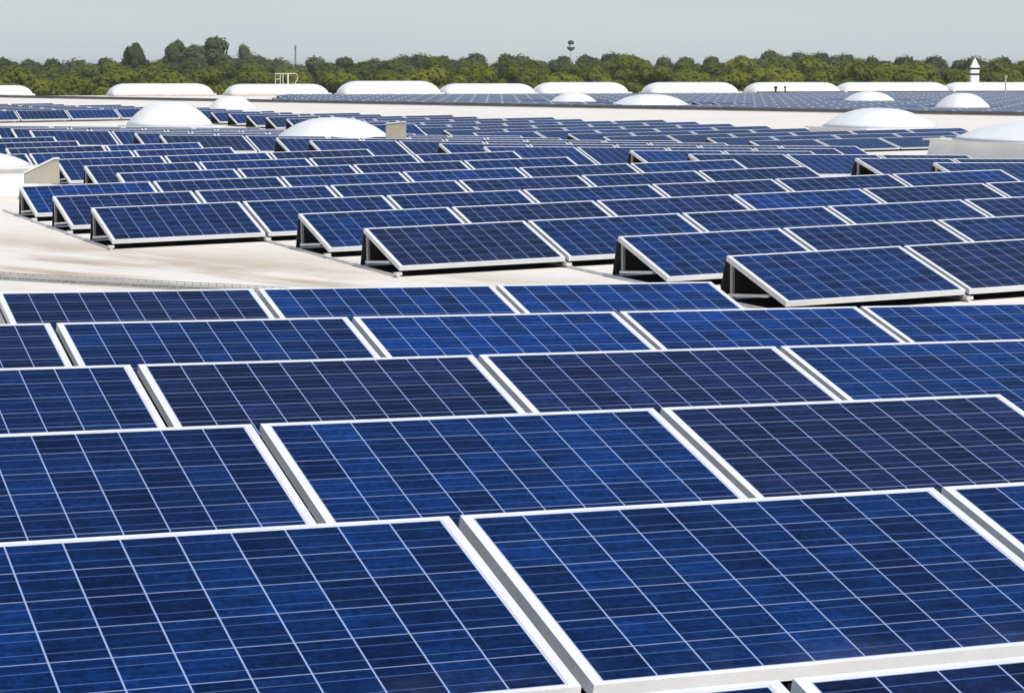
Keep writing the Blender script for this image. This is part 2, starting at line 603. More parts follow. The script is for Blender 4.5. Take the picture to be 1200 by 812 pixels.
class Spot:
    pass
SPOTS = []
def add_spot(arr, row, k, x, y, rz=0.0, end=False, last=False):
    c, s_ = math.cos(rz), math.sin(rz)
    X = Vector((c, s_, 0))
    P0 = Vector((x, y, 0))
    P1 = P0 + X * PW
    P0.z, P1.z = zroof(P0.x, P0.y), zroof(P1.x, P1.y)
    ax = (P1 - P0).normalized()
    Q = (P0 + P1) / 2
    yy = Vector((-s_, c, 0))
    q2 = Q + yy * 0.95
    q2.z = zroof(q2.x, q2.y)
    q1 = Q.copy()
    ay = (q2 - q1)
    ay = (ay - ax * ay.dot(ax)).normalized()
    az = ax.cross(ay)
    m = Matrix((ax, ay, az)).transposed().to_4x4()
    m.translation = P0
    flat = 0.5 if arr == 5 else 0.72 if (arr == 3 and x > 17) else 1.0      # panel shape flattened so far glass mirrors more pale sky
    if flat < 1:
        m = m @ Matrix.Diagonal((1, 1, flat, 1))
    sp = Spot()
    sp.arr, sp.row, sp.k, sp.m, sp.end, sp.last = arr, row, k, m, end, last
    y1, z1 = rot_tilt(PH, 0)
    sp.c = [m @ Vector(v) for v in ((0, 0, CLEAR), (PW, 0, CLEAR), (PW, y1, z1 + CLEAR), (0, y1, z1 + CLEAR))]
    pr = [project(p) for p in sp.c]
    if any(p is None for p in pr):
        return None
    xs, ys = [p[0] for p in pr], [p[1] for p in pr]
    sp.px = sum(xs) / 4
    sp.dist = pr[0][2]
    sp.seen = max(xs) > 1 and min(xs) < 1199 and max(ys) > 1 and min(ys) < 811
    area = abs(sum(pr[i][0] * pr[(i + 1) % 4][1] - pr[(i + 1) % 4][0] * pr[i][1] for i in range(4))) / 2
    sp.area = area
    if sp.seen:
        SPOTS.append(sp)
    return sp

def s_of(x, y):
    return x * NV.x + y * NV.y

# front array
P0R, G0 = 1.9702, 0.0357
ROW_DX = {1: 0.014, 2: -0.018, 3: -0.020, 5: 0.017}
for row in range(0, 6):
    k1 = 3 if row == 5 else 7
    for k in range(-4, k1):
        add_spot(0, row, k, k * (PW + G0) + G0 / 2 + ROW_DX.get(row, 0), row * P0R, 0, last=(row == 5 and k == 2))

# second lattice: everything beyond the first valley
DX, DY, P1R, G1, ROT = 4.52072, 11.68683, 1.99022, 0.04023, 0.00976
def lattice(row, k, off=0.0, roff=0.0):
    lx, ly = k * (PW + G1) + G1 / 2 + off, (row + roff) * P1R
    return DX + lx * math.cos(ROT) - ly * math.sin(ROT), DY + lx * math.sin(ROT) + ly * math.cos(ROT)
START = {0: 1, 1: 1, 2: 0, 3: 0, 4: -1, 5: -1, 6: -1, 7: 0, 8: 0, 9: 0}
RIDGE_END = 22.05
for row in range(0, 20):
    ks = []
    for k in range(-12, 14):
        x, y = lattice(row, k)
        if row in START:
            if k < START[row]:
                continue
        elif s_of(x, y) < 13.0:
            continue
        if s_of(x + PW, y + 0.95) > RIDGE_END:
            continue
        ks.append(k)
    for k in ks:
        x, y = lattice(row, k)
        add_spot(1, row, k, x, y, ROT, end=(k == ks[0]), last=(k == ks[-1]))
for row in range(0, 24):                                   # past the first ridge, falling away
    ks = []
    for k in range(-14, 20):
        x, y = lattice(row, k, 0.27)
        if k < 9 - math.ceil(row / 2):
            continue
        if s_of(x + PW, y + 0.95) > 32.0:
            continue
        if row >= 19:
            continue
        ks.append(k)
    for k in ks:
        x, y = lattice(row, k, 0.27)
        add_spot(2, row, k, x, y, ROT, end=(k == ks[0]), last=(k == ks[-1]))
HOLES = []                                                  # (x0, x1, y0, y1) kept clear for the rooflights
def blocked(x, y):
    return any(a < x + PW and x < b and c < y + 1.0 and y < d for a, b, c, d in HOLES)
def bay(arr, s0, s1, rows, off, roff):
    for row in rows:
        ks = []
        for k in range(-30, 90):
            x, y = lattice(row, k, off, roff)
            if s_of(x, y + 0.95) < s0 or s_of(x + PW, y + 0.95) > s1 or y > FAR_Y - 9 or blocked(x, y):
                continue
            ks.append(k)
        for k in ks:
            x, y = lattice(row, k, off, roff)
            add_spot(arr, row, k, x, y, ROT, end=(k - 1 not in ks), last=(k + 1 not in ks))

# rooflights: photo x of the middle, distance, width in px, photo y of the top, upstand height
LIGHTS = [
    ('d1', -22, 33.0, 128, 183, 0.36, 'white rooflight dome on cream upstand at the left end of the panel rows', 1.0),
    ('d2', 391, 45.0, 162, 137.5, 0.22, 'white rooflight dome in mid roof with beige metal hood at its right end', 1.0),
    ('d3', 199, 62.0, 116, 119.0, 0.26, 'white rooflight dome on tall cream upstand left of the far panel rows', 1.0),
    ('d4', 1030, 61.0, 142, 126.5, 0.14, 'wide white rooflight dome just in front of the dark parapet', 1.0),
    ('d5', 1228, 46.5, 230, 142.0, 0.40, 'large white rooflight dome on cream upstand at the right end of panel rows', 1.0),
    ('d6', 272, 92.0, 66, 112.5, 0.10, 'small white rooflight dome overlapping the left stretch of the dark parapet', 1.0),
    ('e1', 672, 112.0, 62, 108.8, 0.05, 'flat white rooflight dome behind the parapet, left of a wider one', 1.0),
    ('e2', 762, 104.0, 102, 110.5, 0.05, 'widest flat white rooflight dome behind the dark parapet', 1.0),
    ('e3', 1018, 118.0, 66, 107.3, 0.05, 'low white rooflight dome behind parapet, below two barrel vaults', 1.0),
    ('e4', 1127, 98.0, 70, 109.0, 0.05, 'white peaked rooflight dome behind the parapet near the white vent stack', 1.0),
]
for L in LIGHTS:
    P = at(L[1], 150, dist=L[2])
    L_w = L[3] * L[2] / FPX
    if L[0] not in ('d1',):
        HOLES.append((P.x - L_w * 0.62, P.x + L_w * 0.62, P.y - L_w * 0.75, P.y + L_w * 0.75))
HOLES.append((-40, 15.2, 49.6, 69.3))                       # open strip at the left
bay(3, 36.3, 47.4, range(6, 40), 0.55, -0.2)
bay(5, 69.5, 140.0, range(10, 60), 0.2, 0.3)
SPOTS = [sp for sp in SPOTS if sp.arr != 5 or sp.px > 335]
# open roof round the right-hand rooflight
SPOTS = [sp for sp in SPOTS if not (sp.arr == 2 and sp.px > 1010 and s_of(sp.c[3].x, sp.c[3].y) > 26.8)]

# what of each panel the camera can see, so that the hidden ones are left out
vv, ff = [], []
for v in roof_me.vertices:
    vv.append(v.co.copy())
for p in roof_me.polygons:
    ff.append(list(p.vertices))
owner = [-1] * len(ff)
for i, sp in enumerate(SPOTS):
    b = len(vv)
    vv += sp.c
    ff.append([b, b + 1, b + 2, b + 3])
    owner.append(i)
bvh = BVHTree.FromPolygons(vv, ff)
for i, sp in enumerate(SPOTS):
    hit = tot = 0
    for a in range(7):
        for b in range(6):
            u, w = (a + 0.5) / 7, (b + 0.5) / 6
            P = sp.c[0].lerp(sp.c[1], u).lerp(sp.c[3].lerp(sp.c[2], u), w)
            pr = project(P)
            tot += 1
            if not (0 < pr[0] < 1200 and 0 < pr[1] < 812):
                continue
            d = P - CAM
            loc, nor, idx, dist = bvh.ray_cast(CAM, d.normalized(), d.length + 1)
            if idx is not None and owner[idx] == i:
                hit += 1
    sp.vis = sp.area * hit / tot
SPOTS = [sp for sp in SPOTS if sp.vis > 0 or (sp.arr == 0 and sp.row == 0)]
for sp in SPOTS:
    sp.vis = max(sp.vis, 1e5 if sp.dist < 12 else 0)
order = sorted(SPOTS, key=lambda s: -s.vis)
KEEP, REST = order[:300], order[300:]

ORD = ['', 'first', 'second', 'third', 'fourth', 'fifth', 'sixth', 'seventh', 'eighth', 'ninth', 'tenth', 'eleventh', 'twelfth',
       'thirteenth', 'fourteenth', 'fifteenth', 'sixteenth', 'seventeenth', 'eighteenth', 'nineteenth', 'twentieth',
       'twenty-first', 'twenty-second', 'twenty-third', 'twenty-fourth', 'twenty-fifth', 'twenty-sixth', 'twenty-seventh',
       'twenty-eighth', 'twenty-ninth', 'thirtieth'] + ['farther'] * 60
WHERE = {0: ('in the %s row from the camera', 'panels in front of the bare roof strip'),
         1: ('in the %s row behind the bare roof strip', 'panels climbing to the first roof ridge'),
         2: ('in the %s row falling away past the first ridge', 'panels past the first roof ridge'),
         3: ('in the %s row before the dark parapet', 'panels before the dark parapet'),
         4: ('in the %s row beside the dark parapet', 'panels beside the dark parapet'),
         5: ('in the %s row beyond the dark parapet', 'panels beyond the dark parapet')}
rows = {}
for sp in KEEP:
    rows.setdefault(sp.arr, {}).setdefault(sp.row, []).append(sp)
for arr, rr in rows.items():
    for ri, row in enumerate(sorted(rr), 1):
        L = sorted(rr[row], key=lambda s: s.px)
        n = len(L)
        for i, sp in enumerate(L, 1):
            if n == 1:
                pos = 'only one'
            elif i == n:
                pos = 'rightmost'
            elif i == 1:
                pos = 'leftmost'
            else:
                pos = ORD[i] + ' from left'
            sp.label = 'blue solar panel, %s %s' % (pos, WHERE[arr][0] % ORD[ri])
            sp.group = WHERE[arr][1]

def child(name, key, root):
    return link(name, ME[key], root)

random.seed(4)
TINT = {(0, 5, 0): (.12, .3), (0, 5, 1): (.75, 0), (0, 5, 2): (.95, 0), (0, 4, 0): (.4, 0), (0, 4, 1): (.95, 0), (0, 4, 2): (.9, 0), (0, 4, 3): (.85, 0),
        (0, 4, -1): (.1, .5), (0, 3, -1): (.35, .2), (0, 3, 0): (.15, .6), (0, 3, 1): (.25, .5), (0, 3, 2): (.6, 0), (0, 2, -1): (.35, .1), (0, 2, 0): (.5, 0),
        (0, 2, 1): (.12, .6), (0, 2, 2): (.2, .3), (0, 1, -1): (.4, 0), (0, 1, 0): (.42, 0), (0, 1, 1): (.5, 0), (1, 0, 1): (.4, 0), (1, 0, 2): (.15, .6),
        (1, 1, 1): (.5, 0), (1, 1, 2): (.25, .2), (1, 2, 0): (.1, .9), (1, 2, 1): (.45, 0), (1, 3, 0): (.5, 0), (1, 3, 1): (.12, .5), (1, 4, -1): (.3, .2), (1, 4, 0): (.45, 0)}
def tint(o, sp):
    k, pu = TINT.get((sp.arr, sp.row, sp.k), (random.choice((.15, .3, .4, .5, .6, .8)), random.choice((0, 0, 0, .3, .7))))
    o.color = (k, pu, 0, 1)
for sp in sorted(KEEP, key=lambda s: s.dist):
    if sp.dist < 36:
        root = thing('solar_panel', sp.label, 'solar panel', group=sp.group)
        root.matrix_world = sp.m
        child('frame', 'frame', root)
        tint(child('cell_sheet', 'cell_sheet', root), sp)
        child('wind_plate', 'wind_plate', root)
        child('leg', 'leg_l', root)
        child('leg', 'leg_r', root)
        child('brace', 'brace_l', root)
        if not sp.end and sp.dist < 26:
            child('seat_rail', 'seat_rail', root)
        child('shade_sheet', 'shade_sheet', root)
        child('base_rail', 'rail_short' if (sp.arr == 0 and sp.row == 5) else 'rail', root)
        if sp.last:
            child('brace', 'brace_r', root)
            child('base_rail', 'rail_r', root)
    else:
        o = link('solar_panel', ME['far'])
        tint(o, sp)
        o.matrix_world = sp.m
        tag(o, sp.label, 'solar panel', sp.group)

# the remaining, smallest panels of the far rows as one object
if REST:
    src = ME['far']
    verts, faces, mats, uvs, pr = [], [], [], [], []
    suv = src.uv_layers[0].data
    for sp in REST:
        b = len(verts)
        verts += [sp.m @ v.co for v in src.vertices]
        rv = random.random()
        for p in src.polygons:
            faces.append([b + i for i in p.vertices])
            mats.append(p.material_index)
            pr.append(rv)
            for li in p.loop_indices:
                uvs.append(suv[li].uv.copy())
    me = bpy.data.meshes.new('distant_panels')
    me.from_pydata([tuple(v) for v in verts], [], faces)
    for m in FAR_MATS:
        me.materials.append(m)
    uvl = me.uv_layers.new(name='UVMap')
    flat = []
    for u in uvs:
        flat += [u.x, u.y]
    uvl.data.foreach_set('uv', flat)
    me.polygons.foreach_set('material_index', mats)
    at_ = me.attributes.new('prand', 'FLOAT', 'FACE')
    at_.data.foreach_set('value', pr)
    o = link('distant_panels', me)
    o['kind'] = 'stuff'
    o.color = (0.15, 0.2, 0, 1)
    tag(o, 'small blue solar panels filling the far rows towards the parapet', 'solar panels')
print('panels seen', len(SPOTS), 'kept', len(KEEP), 'rest', len(REST), 'per array', {a: sum(1 for s in SPOTS if s.arr == a) for a in range(6)})

# ------------------------------------------------------------------ rooflights
def dome_bm(w, l, h, p=2.6, n=40, m=12):
    """low rounded rectangular dome with facets meeting at soft hips"""
    bm = bmesh.new()
    rings = []
    for i in range(m + 1):
        f = i / m
        rad = 1 - f
        ring = []
        z = h * (1 - rad ** 2.5)
        for k in range(n):
            a = 2 * math.pi * (k + 0.5) / n
            ca, sa = math.cos(a), math.sin(a)
            r = (abs(ca) ** p + abs(sa) ** p) ** (-1 / p)
            if i == m:
                r *= 0.02
                rad_ = 1
            else:
                rad_ = rad
            ring.append(bm.verts.new((ca * r * w / 2 * rad_, sa * r * l / 2 * rad_, z)))
        rings.append(ring)
    for a, b in zip(rings, rings[1:]):
        for k in range(n):
            bm.faces.new((a[k], a[(k + 1) % n], b[(k + 1) % n], b[k]))
    bm.faces.new(rings[-1])
    bm.faces.new(rings[0][::-1])
    return bm

for key, px, dist, wpx, topy, uh, label, _ in LIGHTS:
    P = at(px, 150, dist=dist)
    base = zroof(P.x, P.y)
    ztop = at(px, topy, dist=dist).z
    W = wpx * dist / FPX * 0.86
    root = thing('rooflight', label, 'rooflight', (P.x, P.y, base - 0.01), ROT, 'domed rooflights')
    bm = bmesh.new()
    v, fs = add_box(bm, -W * 0.47, W * 0.47, -W * 0.52, W * 0.52, 0, uh)
    for q in v[4:]:
        q.co.x *= 0.97
        q.co.y *= 0.97
    obj('upstand', bm, MAT['upstand'], root)
    h = max(0.18, ztop - base - uh - 0.03)
    bm = bmesh.new()
    add_box(bm, -W * 0.485, W * 0.485, -W * 0.54, W * 0.54, uh + 0.001, uh + 0.035)
    obj('rim', bm, MAT['white'], root)
    bm = dome_bm(W * 0.97, W * 1.08, h)
    for q in bm.verts:
        q.co.z += uh + 0.034
    obj('dome', bm, MAT['dome'], root, True)

# beige hoods beside two of the rooflights
def hood(x0, x1, yb, yt, dist, slope, label):
    a, b = at(x0, yb, dist=dist), at(x1, yb, dist=dist)
    w = (b - a).length
    h = (yb - yt) * dist / FPX
    root = thing('metal_hood', label, 'hood', (a.x, a.y, a.z - 0.03), math.atan2(b.y - a.y, b.x - a.x), 'beige metal hoods')
    bm = bmesh.new()
    d = 0.5
    prof = [(0, 0), (w, 0), (w, h + 0.03), (w * 0.86, h + 0.03), (0, (h + 0.03) * slope)]
    f = [bm.verts.new((x, 0, z)) for x, z in prof]
    g = [bm.verts.new((x, d, z)) for x, z in prof]
    n = len(prof)
    bm.faces.new(f); bm.faces.new(g[::-1])
    for k in range(n):
        bm.faces.new((f[k], g[k], g[(k + 1) % n], f[(k + 1) % n]))
    bmesh.ops.bevel(bm, geom=bm.edges[:], offset=0.008, segments=1, affect='EDGES')
    obj('casing', bm, MAT['beige'], root)
    bm = bmesh.new()
    add_bar(bm, (w * 0.86, -0.006, h + 0.034), (w + 0.006, -0.006, h + 0.034), 0.02, 0.02)
    add_bar(bm, (w * 0.86, -0.006, h + 0.034), (-0.004, -0.006, (h + 0.03) * slope + 0.004), 0.02, 0.02)
    obj('trim', bm, MAT['upstand'], root)
hood(28, 70, 213, 187, 31.0, 0.42, 'beige metal hood with sloping top between left rooflight and panel rows')
hood(452, 476, 161, 143.5, 43.5, 0.9, 'small beige metal hood at the right end of the mid-roof rooflight')

# barrel vault rooflights along the far roof edge
def vault_bm(L, W, h):
    """barrel vault along x with quarter-round hipped ends"""
    bm = bmesh.new()
    n = 12
    ends = 8
    cols = []
    e = h * 1.5
    xs = [(-L / 2 + e * (1 - math.cos(math.pi / 2 * i / ends)), math.sin(math.pi / 2 * i / ends)) for i in range(ends + 1)]
    xs += [(-x, f) for x, f in xs[::-1]]
    for x, f in xs:
        f = max(f, 0.02)
        cols.append([bm.verts.new((x, -W / 2 * math.cos(math.pi * k / n) * (0.55 + 0.45 * f), h * f * math.sin(math.pi * k / n) ** 0.75)) for k in range(n + 1)])
    for a, b in zip(cols, cols[1:]):
        for k in range(n):
            bm.faces.new((a[k], b[k], b[k + 1], a[k + 1]))
    bm.faces.new(cols[0]); bm.faces.new(cols[-1][::-1])
    return bm
VAULTS = [(-28, 36, 100), (128, 247, 98), (266, 381, 98.5), (398, 512, 95), (518, 622, 98), (628, 731, 96.5), (757, 859, 96.5), (877, 978, 96.5), (983, 1105, 96.5), (1109, 1232, 96.5)]
VNAME = ['leftmost white barrel vault rooflight cut by the left picture edge',
         'white barrel vault rooflight second from left, below the small round tree',
         'white barrel vault rooflight carrying the beige tube railing on its crown',
         'tallest white barrel vault rooflight right of the one with railing',
         'white barrel vault rooflight fifth from left in the far line',
         'white barrel vault rooflight under the capped mast in the sky',
         'white barrel vault rooflight seventh from left, below pale tree crowns',
         'white barrel vault rooflight with two black pipes before it',
         'white barrel vault rooflight just left of the white vent stack',
         'white barrel vault rooflight behind the white vent stack at right edge']
BARREL = []
for (x0, x1, yt), lab in zip(VAULTS, VNAME):
    # the line of vaults runs parallel to the panel rows
    def on_line(px):
        d = ((px - 600) * rt + (406 - 105) * up + FPX * fw)
        t = (FAR_Y - CAM.y) / d.y
        return CAM + d * t
    a, b = on_line(x0), on_line(x1)
    c = (a + b) / 2
    base = zroof(c.x, c.y)
    dist = (c - CAM).dot(fw)
    top = at((x0 + x1) / 2, yt, dist=(c - CAM).length).z
    root = thing('barrel_rooflight', lab, 'rooflight', (c.x, c.y, base - 0.01), 0, 'barrel vault rooflights along the far roof edge')
    L = b.x - a.x
    uh = 0.14
    bm = bmesh.new()
    add_box(bm, -L / 2 + 0.05, L / 2 - 0.05, -1.25, 1.25, 0, uh)
    obj('upstand', bm, MAT['wallside'], root)
    bm = vault_bm(L, 2.45, max(0.4, top - base - uh))
    for q in bm.verts:
        q.co.z += uh + 0.002
    obj('vault', bm, MAT['dome'], root, True)
    bm = bmesh.new()
    add_box(bm, -L / 2 - 0.02, L / 2 + 0.02, -1.30, -1.252, uh - 0.05, uh + 0.045)
    obj('drip_edge', bm, MAT['dark'] if x0 > 860 else MAT['wallside'], root)
    BARREL.append((c, base, top, dist))

# beige tube railing on top of the third vault
c, base, top, dist = BARREL[2]
P = at(322, 98, dist=(c - CAM).length)
P2 = at(351, 98, dist=(c - CAM).length)
w = P2.x - P.x
rail = thing('guard_rail', 'beige tube guard rail standing on the far rooflight, against the trees', 'railing', (P.x, c.y - 0.1, top - 0.04))
h = 12.5 * dist / FPX
bm = bmesh.new()
add_tube(bm, [(0, 0, 0), (0, 0, h), (w * 0.9, 0, h), (w * 0.98, 0, h * 0.85), (w, 0, h * 0.6), (w * 0.86, 0, 0)], 0.035)
obj('hoop', bm, MAT['railpaint'], rail)
for k in (0.22, 0.34, 0.56):
    bm = bmesh.new()
    add_tube(bm, [(w * k, 0, -0.02), (w * k, 0, h - 0.04)], 0.045 if k > 0.5 else 0.03)
    obj('post', bm, MAT['white'] if k > 0.5 else MAT['railpaint'], rail)
bm = bmesh.new()
add_tube(bm, [(0.03, 0, h * 0.5), (w * 0.2, 0, h * 0.5)], 0.028)
obj('mid_rail', bm, MAT['railpaint'], rail)

# white vent stack with pointed cap and dark louvres
vd = (FAR_Y + 0.2 - CAM.y) / ((1141.5 - 600) * rt + 307 * up + FPX * fw).normalized().y      # stands on the crown of the last vault
P = at(1141.5, 100, dist=vd)
zb = at(1141.5, 99.5, dist=vd).z
ztop = at(1141.5, 69.5, dist=vd).z
q = vd / FPX
vent = thing('vent_stack', 'white vent stack with pointed cap and two dark louvre bands', 'vent stack', (P.x, P.y, zb))
zz = lambda y: at(1141.5, y, dist=vd).z - zb
hw = 4.6 * q
def tower(y0, y1, s0, s1):
    bm = bmesh.new()
    add_lathe(bm, [(s0 * 1.414, zz(y0)), (s1 * 1.414, zz(y1))], 4)
    bmesh.ops.rotate(bm, verts=bm.verts[:], cent=(0, 0, 0), matrix=Matrix.Rotation(math.pi / 4 - YAW, 3, 'Z'))
    return bm
bm = bmesh.new()
add_lathe(bm, [(hw * 1.9, 0), (hw * 1.6, zz(98.2)), (hw * 1.42, zz(97.2))], 4)
bmesh.ops.rotate(bm, verts=bm.verts[:], cent=(0, 0, 0), matrix=Matrix.Rotation(math.pi / 4 - YAW, 3, 'Z'))
obj('base', bm, MAT['white'], vent)
obj('shaft', tower(97.1, 88.6, hw, hw), MAT['white'], vent)
obj('louvre', tower(88.5, 86.3, hw * 0.82, hw * 0.82), MAT['black'], vent)
obj('collar', tower(86.2, 82.0, hw, hw), MAT['white'], vent)
obj('louvre', tower(81.9, 79.8, hw * 0.82, hw * 0.82), MAT['black'], vent)
obj('cap', tower(79.7, 76.5, hw * 1.06, hw * 0.95), MAT['white'], vent)
bm = bmesh.new()
add_lathe(bm, [(hw * 1.1, zz(76.4)), (hw * 0.6, zz(71.5)), (hw * 0.1, zz(69.0))], 4)
bmesh.ops.rotate(bm, verts=bm.verts[:], cent=(0, 0, 0), matrix=Matrix.Rotation(math.pi / 4 - YAW, 3, 'Z'))
obj('spire', bm, MAT['white'], vent)

# slender post at the far right and two dark pipes in front of a vault
def small_post(px, yb, yt, dist, rad, mat, label, name, cat, group=None):
    P = at(px, yb, dist=dist)
    zb = min(P.z, zroof(P.x, P.y)) if dist < 170 else GZ
    zt = at(px, yt, dist=dist).z
    root = thing(name, label, cat, (P.x, P.y, zb), 0, group)
    return root, zt - zb
root, h = small_post(1178.5, 96, 89, 146, 0.05, MAT['railpaint'], 'short pale post on the far roof right of the white vent stack', 'roof_post', 'post')
bm = bmesh.new(); add_tube(bm, [(0, 0, 0), (0, 0, h)], 0.05); obj('shaft', bm, MAT['railpaint'], root)
bm = bmesh.new(); add_lathe(bm, [(0.02, h), (0.10, h - 0.02), (0.10, h - 0.10), (0.02, h - 0.12)], 10); obj('cap', bm, MAT['railpaint'], root)
for px, rad, lab in ((909, 0.14, 'larger black mushroom vent pipe before the far rooflight, left of its twin'), (920, 0.10, 'smaller black mushroom vent pipe before the far rooflight, right of its twin')):
    root, h = small_post(px, 106, 101.2, (FAR_Y - 2.0 - CAM.y) / ((px - 600) * rt + 301 * up + FPX * fw).normalized().y, rad, MAT['black'], lab, 'vent_pipe', 'vent pipe', 'black vent pipes')
    bm = bmesh.new(); add_lathe(bm, [(rad * 0.5, 0), (rad * 0.5, h - rad * 1.4)], 12); obj('pipe', bm, MAT['black'], root)
    bm = bmesh.new(); add_lathe(bm, [(rad * 0.6, h - rad * 1.39), (rad, h - rad * 1.1), (rad * 0.9, h - rad * 0.4), (rad * 0.3, h)], 12); obj('cap', bm, MAT['black'], root)

# wire mesh cable tray lying on the open strip of roof
A = at(-14, 328.5, z=-0.30)
B = at(330, 346, z=-0.32)
A.z, B.z = zroof(A.x, A.y) + 0.004, zroof(B.x, B.y) + 0.004
tray = thing('cable_tray', 'grey wire mesh cable tray lying across the bare roof strip', 'cable tray', A, math.atan2(B.y - A.y, B.x - A.x))
L = (B.xy - A.xy).length
dz = B.z - A.z
bm = bmesh.new()
tw, th = 0.12, 0.05
def zt(x):
    return dz * x / L
for y, z in ((0, th), (0, th * 0.5), (0, 0.004), (tw / 2, 0.004), (tw, 0.004), (tw, th * 0.5), (tw, th)):
    add_tube(bm, [(0, y, z), (L, y, z + dz)], 0.0035, 5)
n = int(L / 0.075)
for i in range(n + 1):
    x = L * i / n
    add_tube(bm, [(x, -0.004, th + zt(x)), (x, -0.004, zt(x)), (x, tw + 0.004, zt(x)), (x, tw + 0.004, th + zt(x))], 0.0045, 5)
obj('mesh_basket', bm, MAT['wire'], tray)
for y, r in ((0.035, 0.011), (0.07, 0.009), (0.098, 0.010)):
    bm = bmesh.new()
    pts = [(L * i / 14, y + 0.006 * math.sin(i * 1.7 + y * 40), 0.012 + r + zt(L * i / 14)) for i in range(15)]
    add_tube(bm, pts, r, 7)
    obj('cable', bm, MAT['cable'], tray, True)

# ------------------------------------------------------------------ trees beyond the building
def leaf_material(name, dark, light):
    t = NT(name)
    oi = t.n.new('ShaderNodeObjectInfo')
    geo = t.n.new('ShaderNodeNewGeometry')
    rp = geo.outputs['Random Per Island']
    n1 = t.noise(t.coord(), 0.55, 3)
    f = t.math('ADD', t.math('MULTIPLY', rp, 0.45), t.math('MULTIPLY', t.ramp(n1, 0.3, 0.7), 0.55))
    c = t.mix(f, dark, light)
    v = t.math('ADD', t.math('MULTIPLY', oi.outputs['Random'], 0.55), 0.72)
    cv = t.n.new('ShaderNodeCombineXYZ')
    t.l.new(v, cv.inputs[0]); t.l.new(t.math('ADD', t.math('MULTIPLY', v, 0.85), 0.15), cv.inputs[1]); t.l.new(v, cv.inputs[2])
    c = t.mix(1.0, c, cv.outputs[0], 'MULTIPLY')
    t.set(c, 0.7, 0, 0.2)
    tr = t.n.new('ShaderNodeBsdfTranslucent')
    t.l.new(c, tr.inputs[0])
    mx = t.n.new('ShaderNodeMixShader')
    mx.inputs[0].default_value = 0.42
    t.l.new(t.p.outputs[0], mx.inputs[1])
    t.l.new(tr.outputs[0], mx.inputs[2])
    t.l.new(mx.outputs[0], t.n['Material Output'].inputs['Surface'])
    return t.m
LEAF = {'olive': leaf_material('olive_leaves', (0.150, 0.172, 0.016), (0.235, 0.255, 0.022)),
        'mid': leaf_material('green_leaves', (0.098, 0.124, 0.018), (0.160, 0.190, 0.026)),
        'dark': leaf_material('dark_leaves', (0.088, 0.110, 0.042), (0.138, 0.166, 0.062)),
        'pale': leaf_material('pale_leaves', (0.12, 0.135, 0.075), (0.21, 0.225, 0.13))}

def crown_mesh(seed, kind, w=8.0, h=9.0, loose=0.0):
    rnd = random.Random(seed)
    bm = bmesh.new()
    blobs = []
    for i in range(26):
        a = rnd.uniform(0, 2 * math.pi)
        z = rnd.uniform(-0.35, 1.0)
        rr = math.sqrt(max(0.0, 1 - max(0, z) ** 2)) * rnd.uniform(0.45, 1.0) * 0.72
        blobs.append((Vector((math.cos(a) * rr * w / 2, math.sin(a) * rr * w / 2, h * 0.5 + z * h * 0.40)), rnd.uniform(0.11, 0.2) * w))
    for c, r in blobs:                                  # leafy mass inside each clump
        core = bmesh.ops.create_icosphere(bm, subdivisions=2, radius=r * 0.86)['verts']
        for v in core:
            v.co = v.co * rnd.uniform(0.86, 1.1) + c
    for c, r in blobs:
        n = int(200 * (r / 1.2) ** 2 * (1 - loose * 0.5))
        for i in range(n):
            d = Vector((rnd.gauss(0, 1), rnd.gauss(0, 1), rnd.gauss(0, 1))).normalized()
            p = c + d * r * rnd.uniform(0.75, 1.08 + 0.3 * loose)
            nn = (d + Vector((rnd.gauss(0, 0.26), rnd.gauss(0, 0.26), rnd.gauss(0, 0.26) + 0.2))).normalized()
            s = nn.orthogonal().normalized()
            s.rotate(Matrix.Rotation(rnd.uniform(0, 6.28), 3, nn))
            u = nn.cross(s)
            q = rnd.uniform(0.13, 0.26)
            k = rnd.uniform(0.55, 0.9)
            bm.faces.new([bm.verts.new(p + s * q), bm.verts.new(p + u * q * k), bm.verts.new(p - s * q), bm.verts.new(p - u * q * k)])
    me = bpy.data.meshes.new('crown')
    bm.to_mesh(me)
    bm.free()
    me.materials.append(LEAF[kind])
    return me

def trunk_mesh(seed, h):
    rnd = random.Random(seed)
    bm = bmesh.new()
    add_tube(bm, [(0, 0, -0.2), (0.05, 0.0, h * 0.3), (-0.05, 0.1, h * 0.6), (0, 0, h * 0.85)], 0.2, 9, radii=[0.34, 0.26, 0.18, 0.06])
    for i in range(7):
        a = rnd.uniform(0, 6.28)
        z = h * rnd.uniform(0.35, 0.7)
        l = rnd.uniform(1.6, 3.2)
        add_tube(bm, [(0, 0, z), (math.cos(a) * l * 0.5, math.sin(a) * l * 0.5, z + l * 0.4), (math.cos(a) * l, math.sin(a) * l, z + l * 0.9)], 0.08, 6, radii=[0.11, 0.07, 0.02])
    return mesh_of('trunk', bm, MAT['bark'], True)

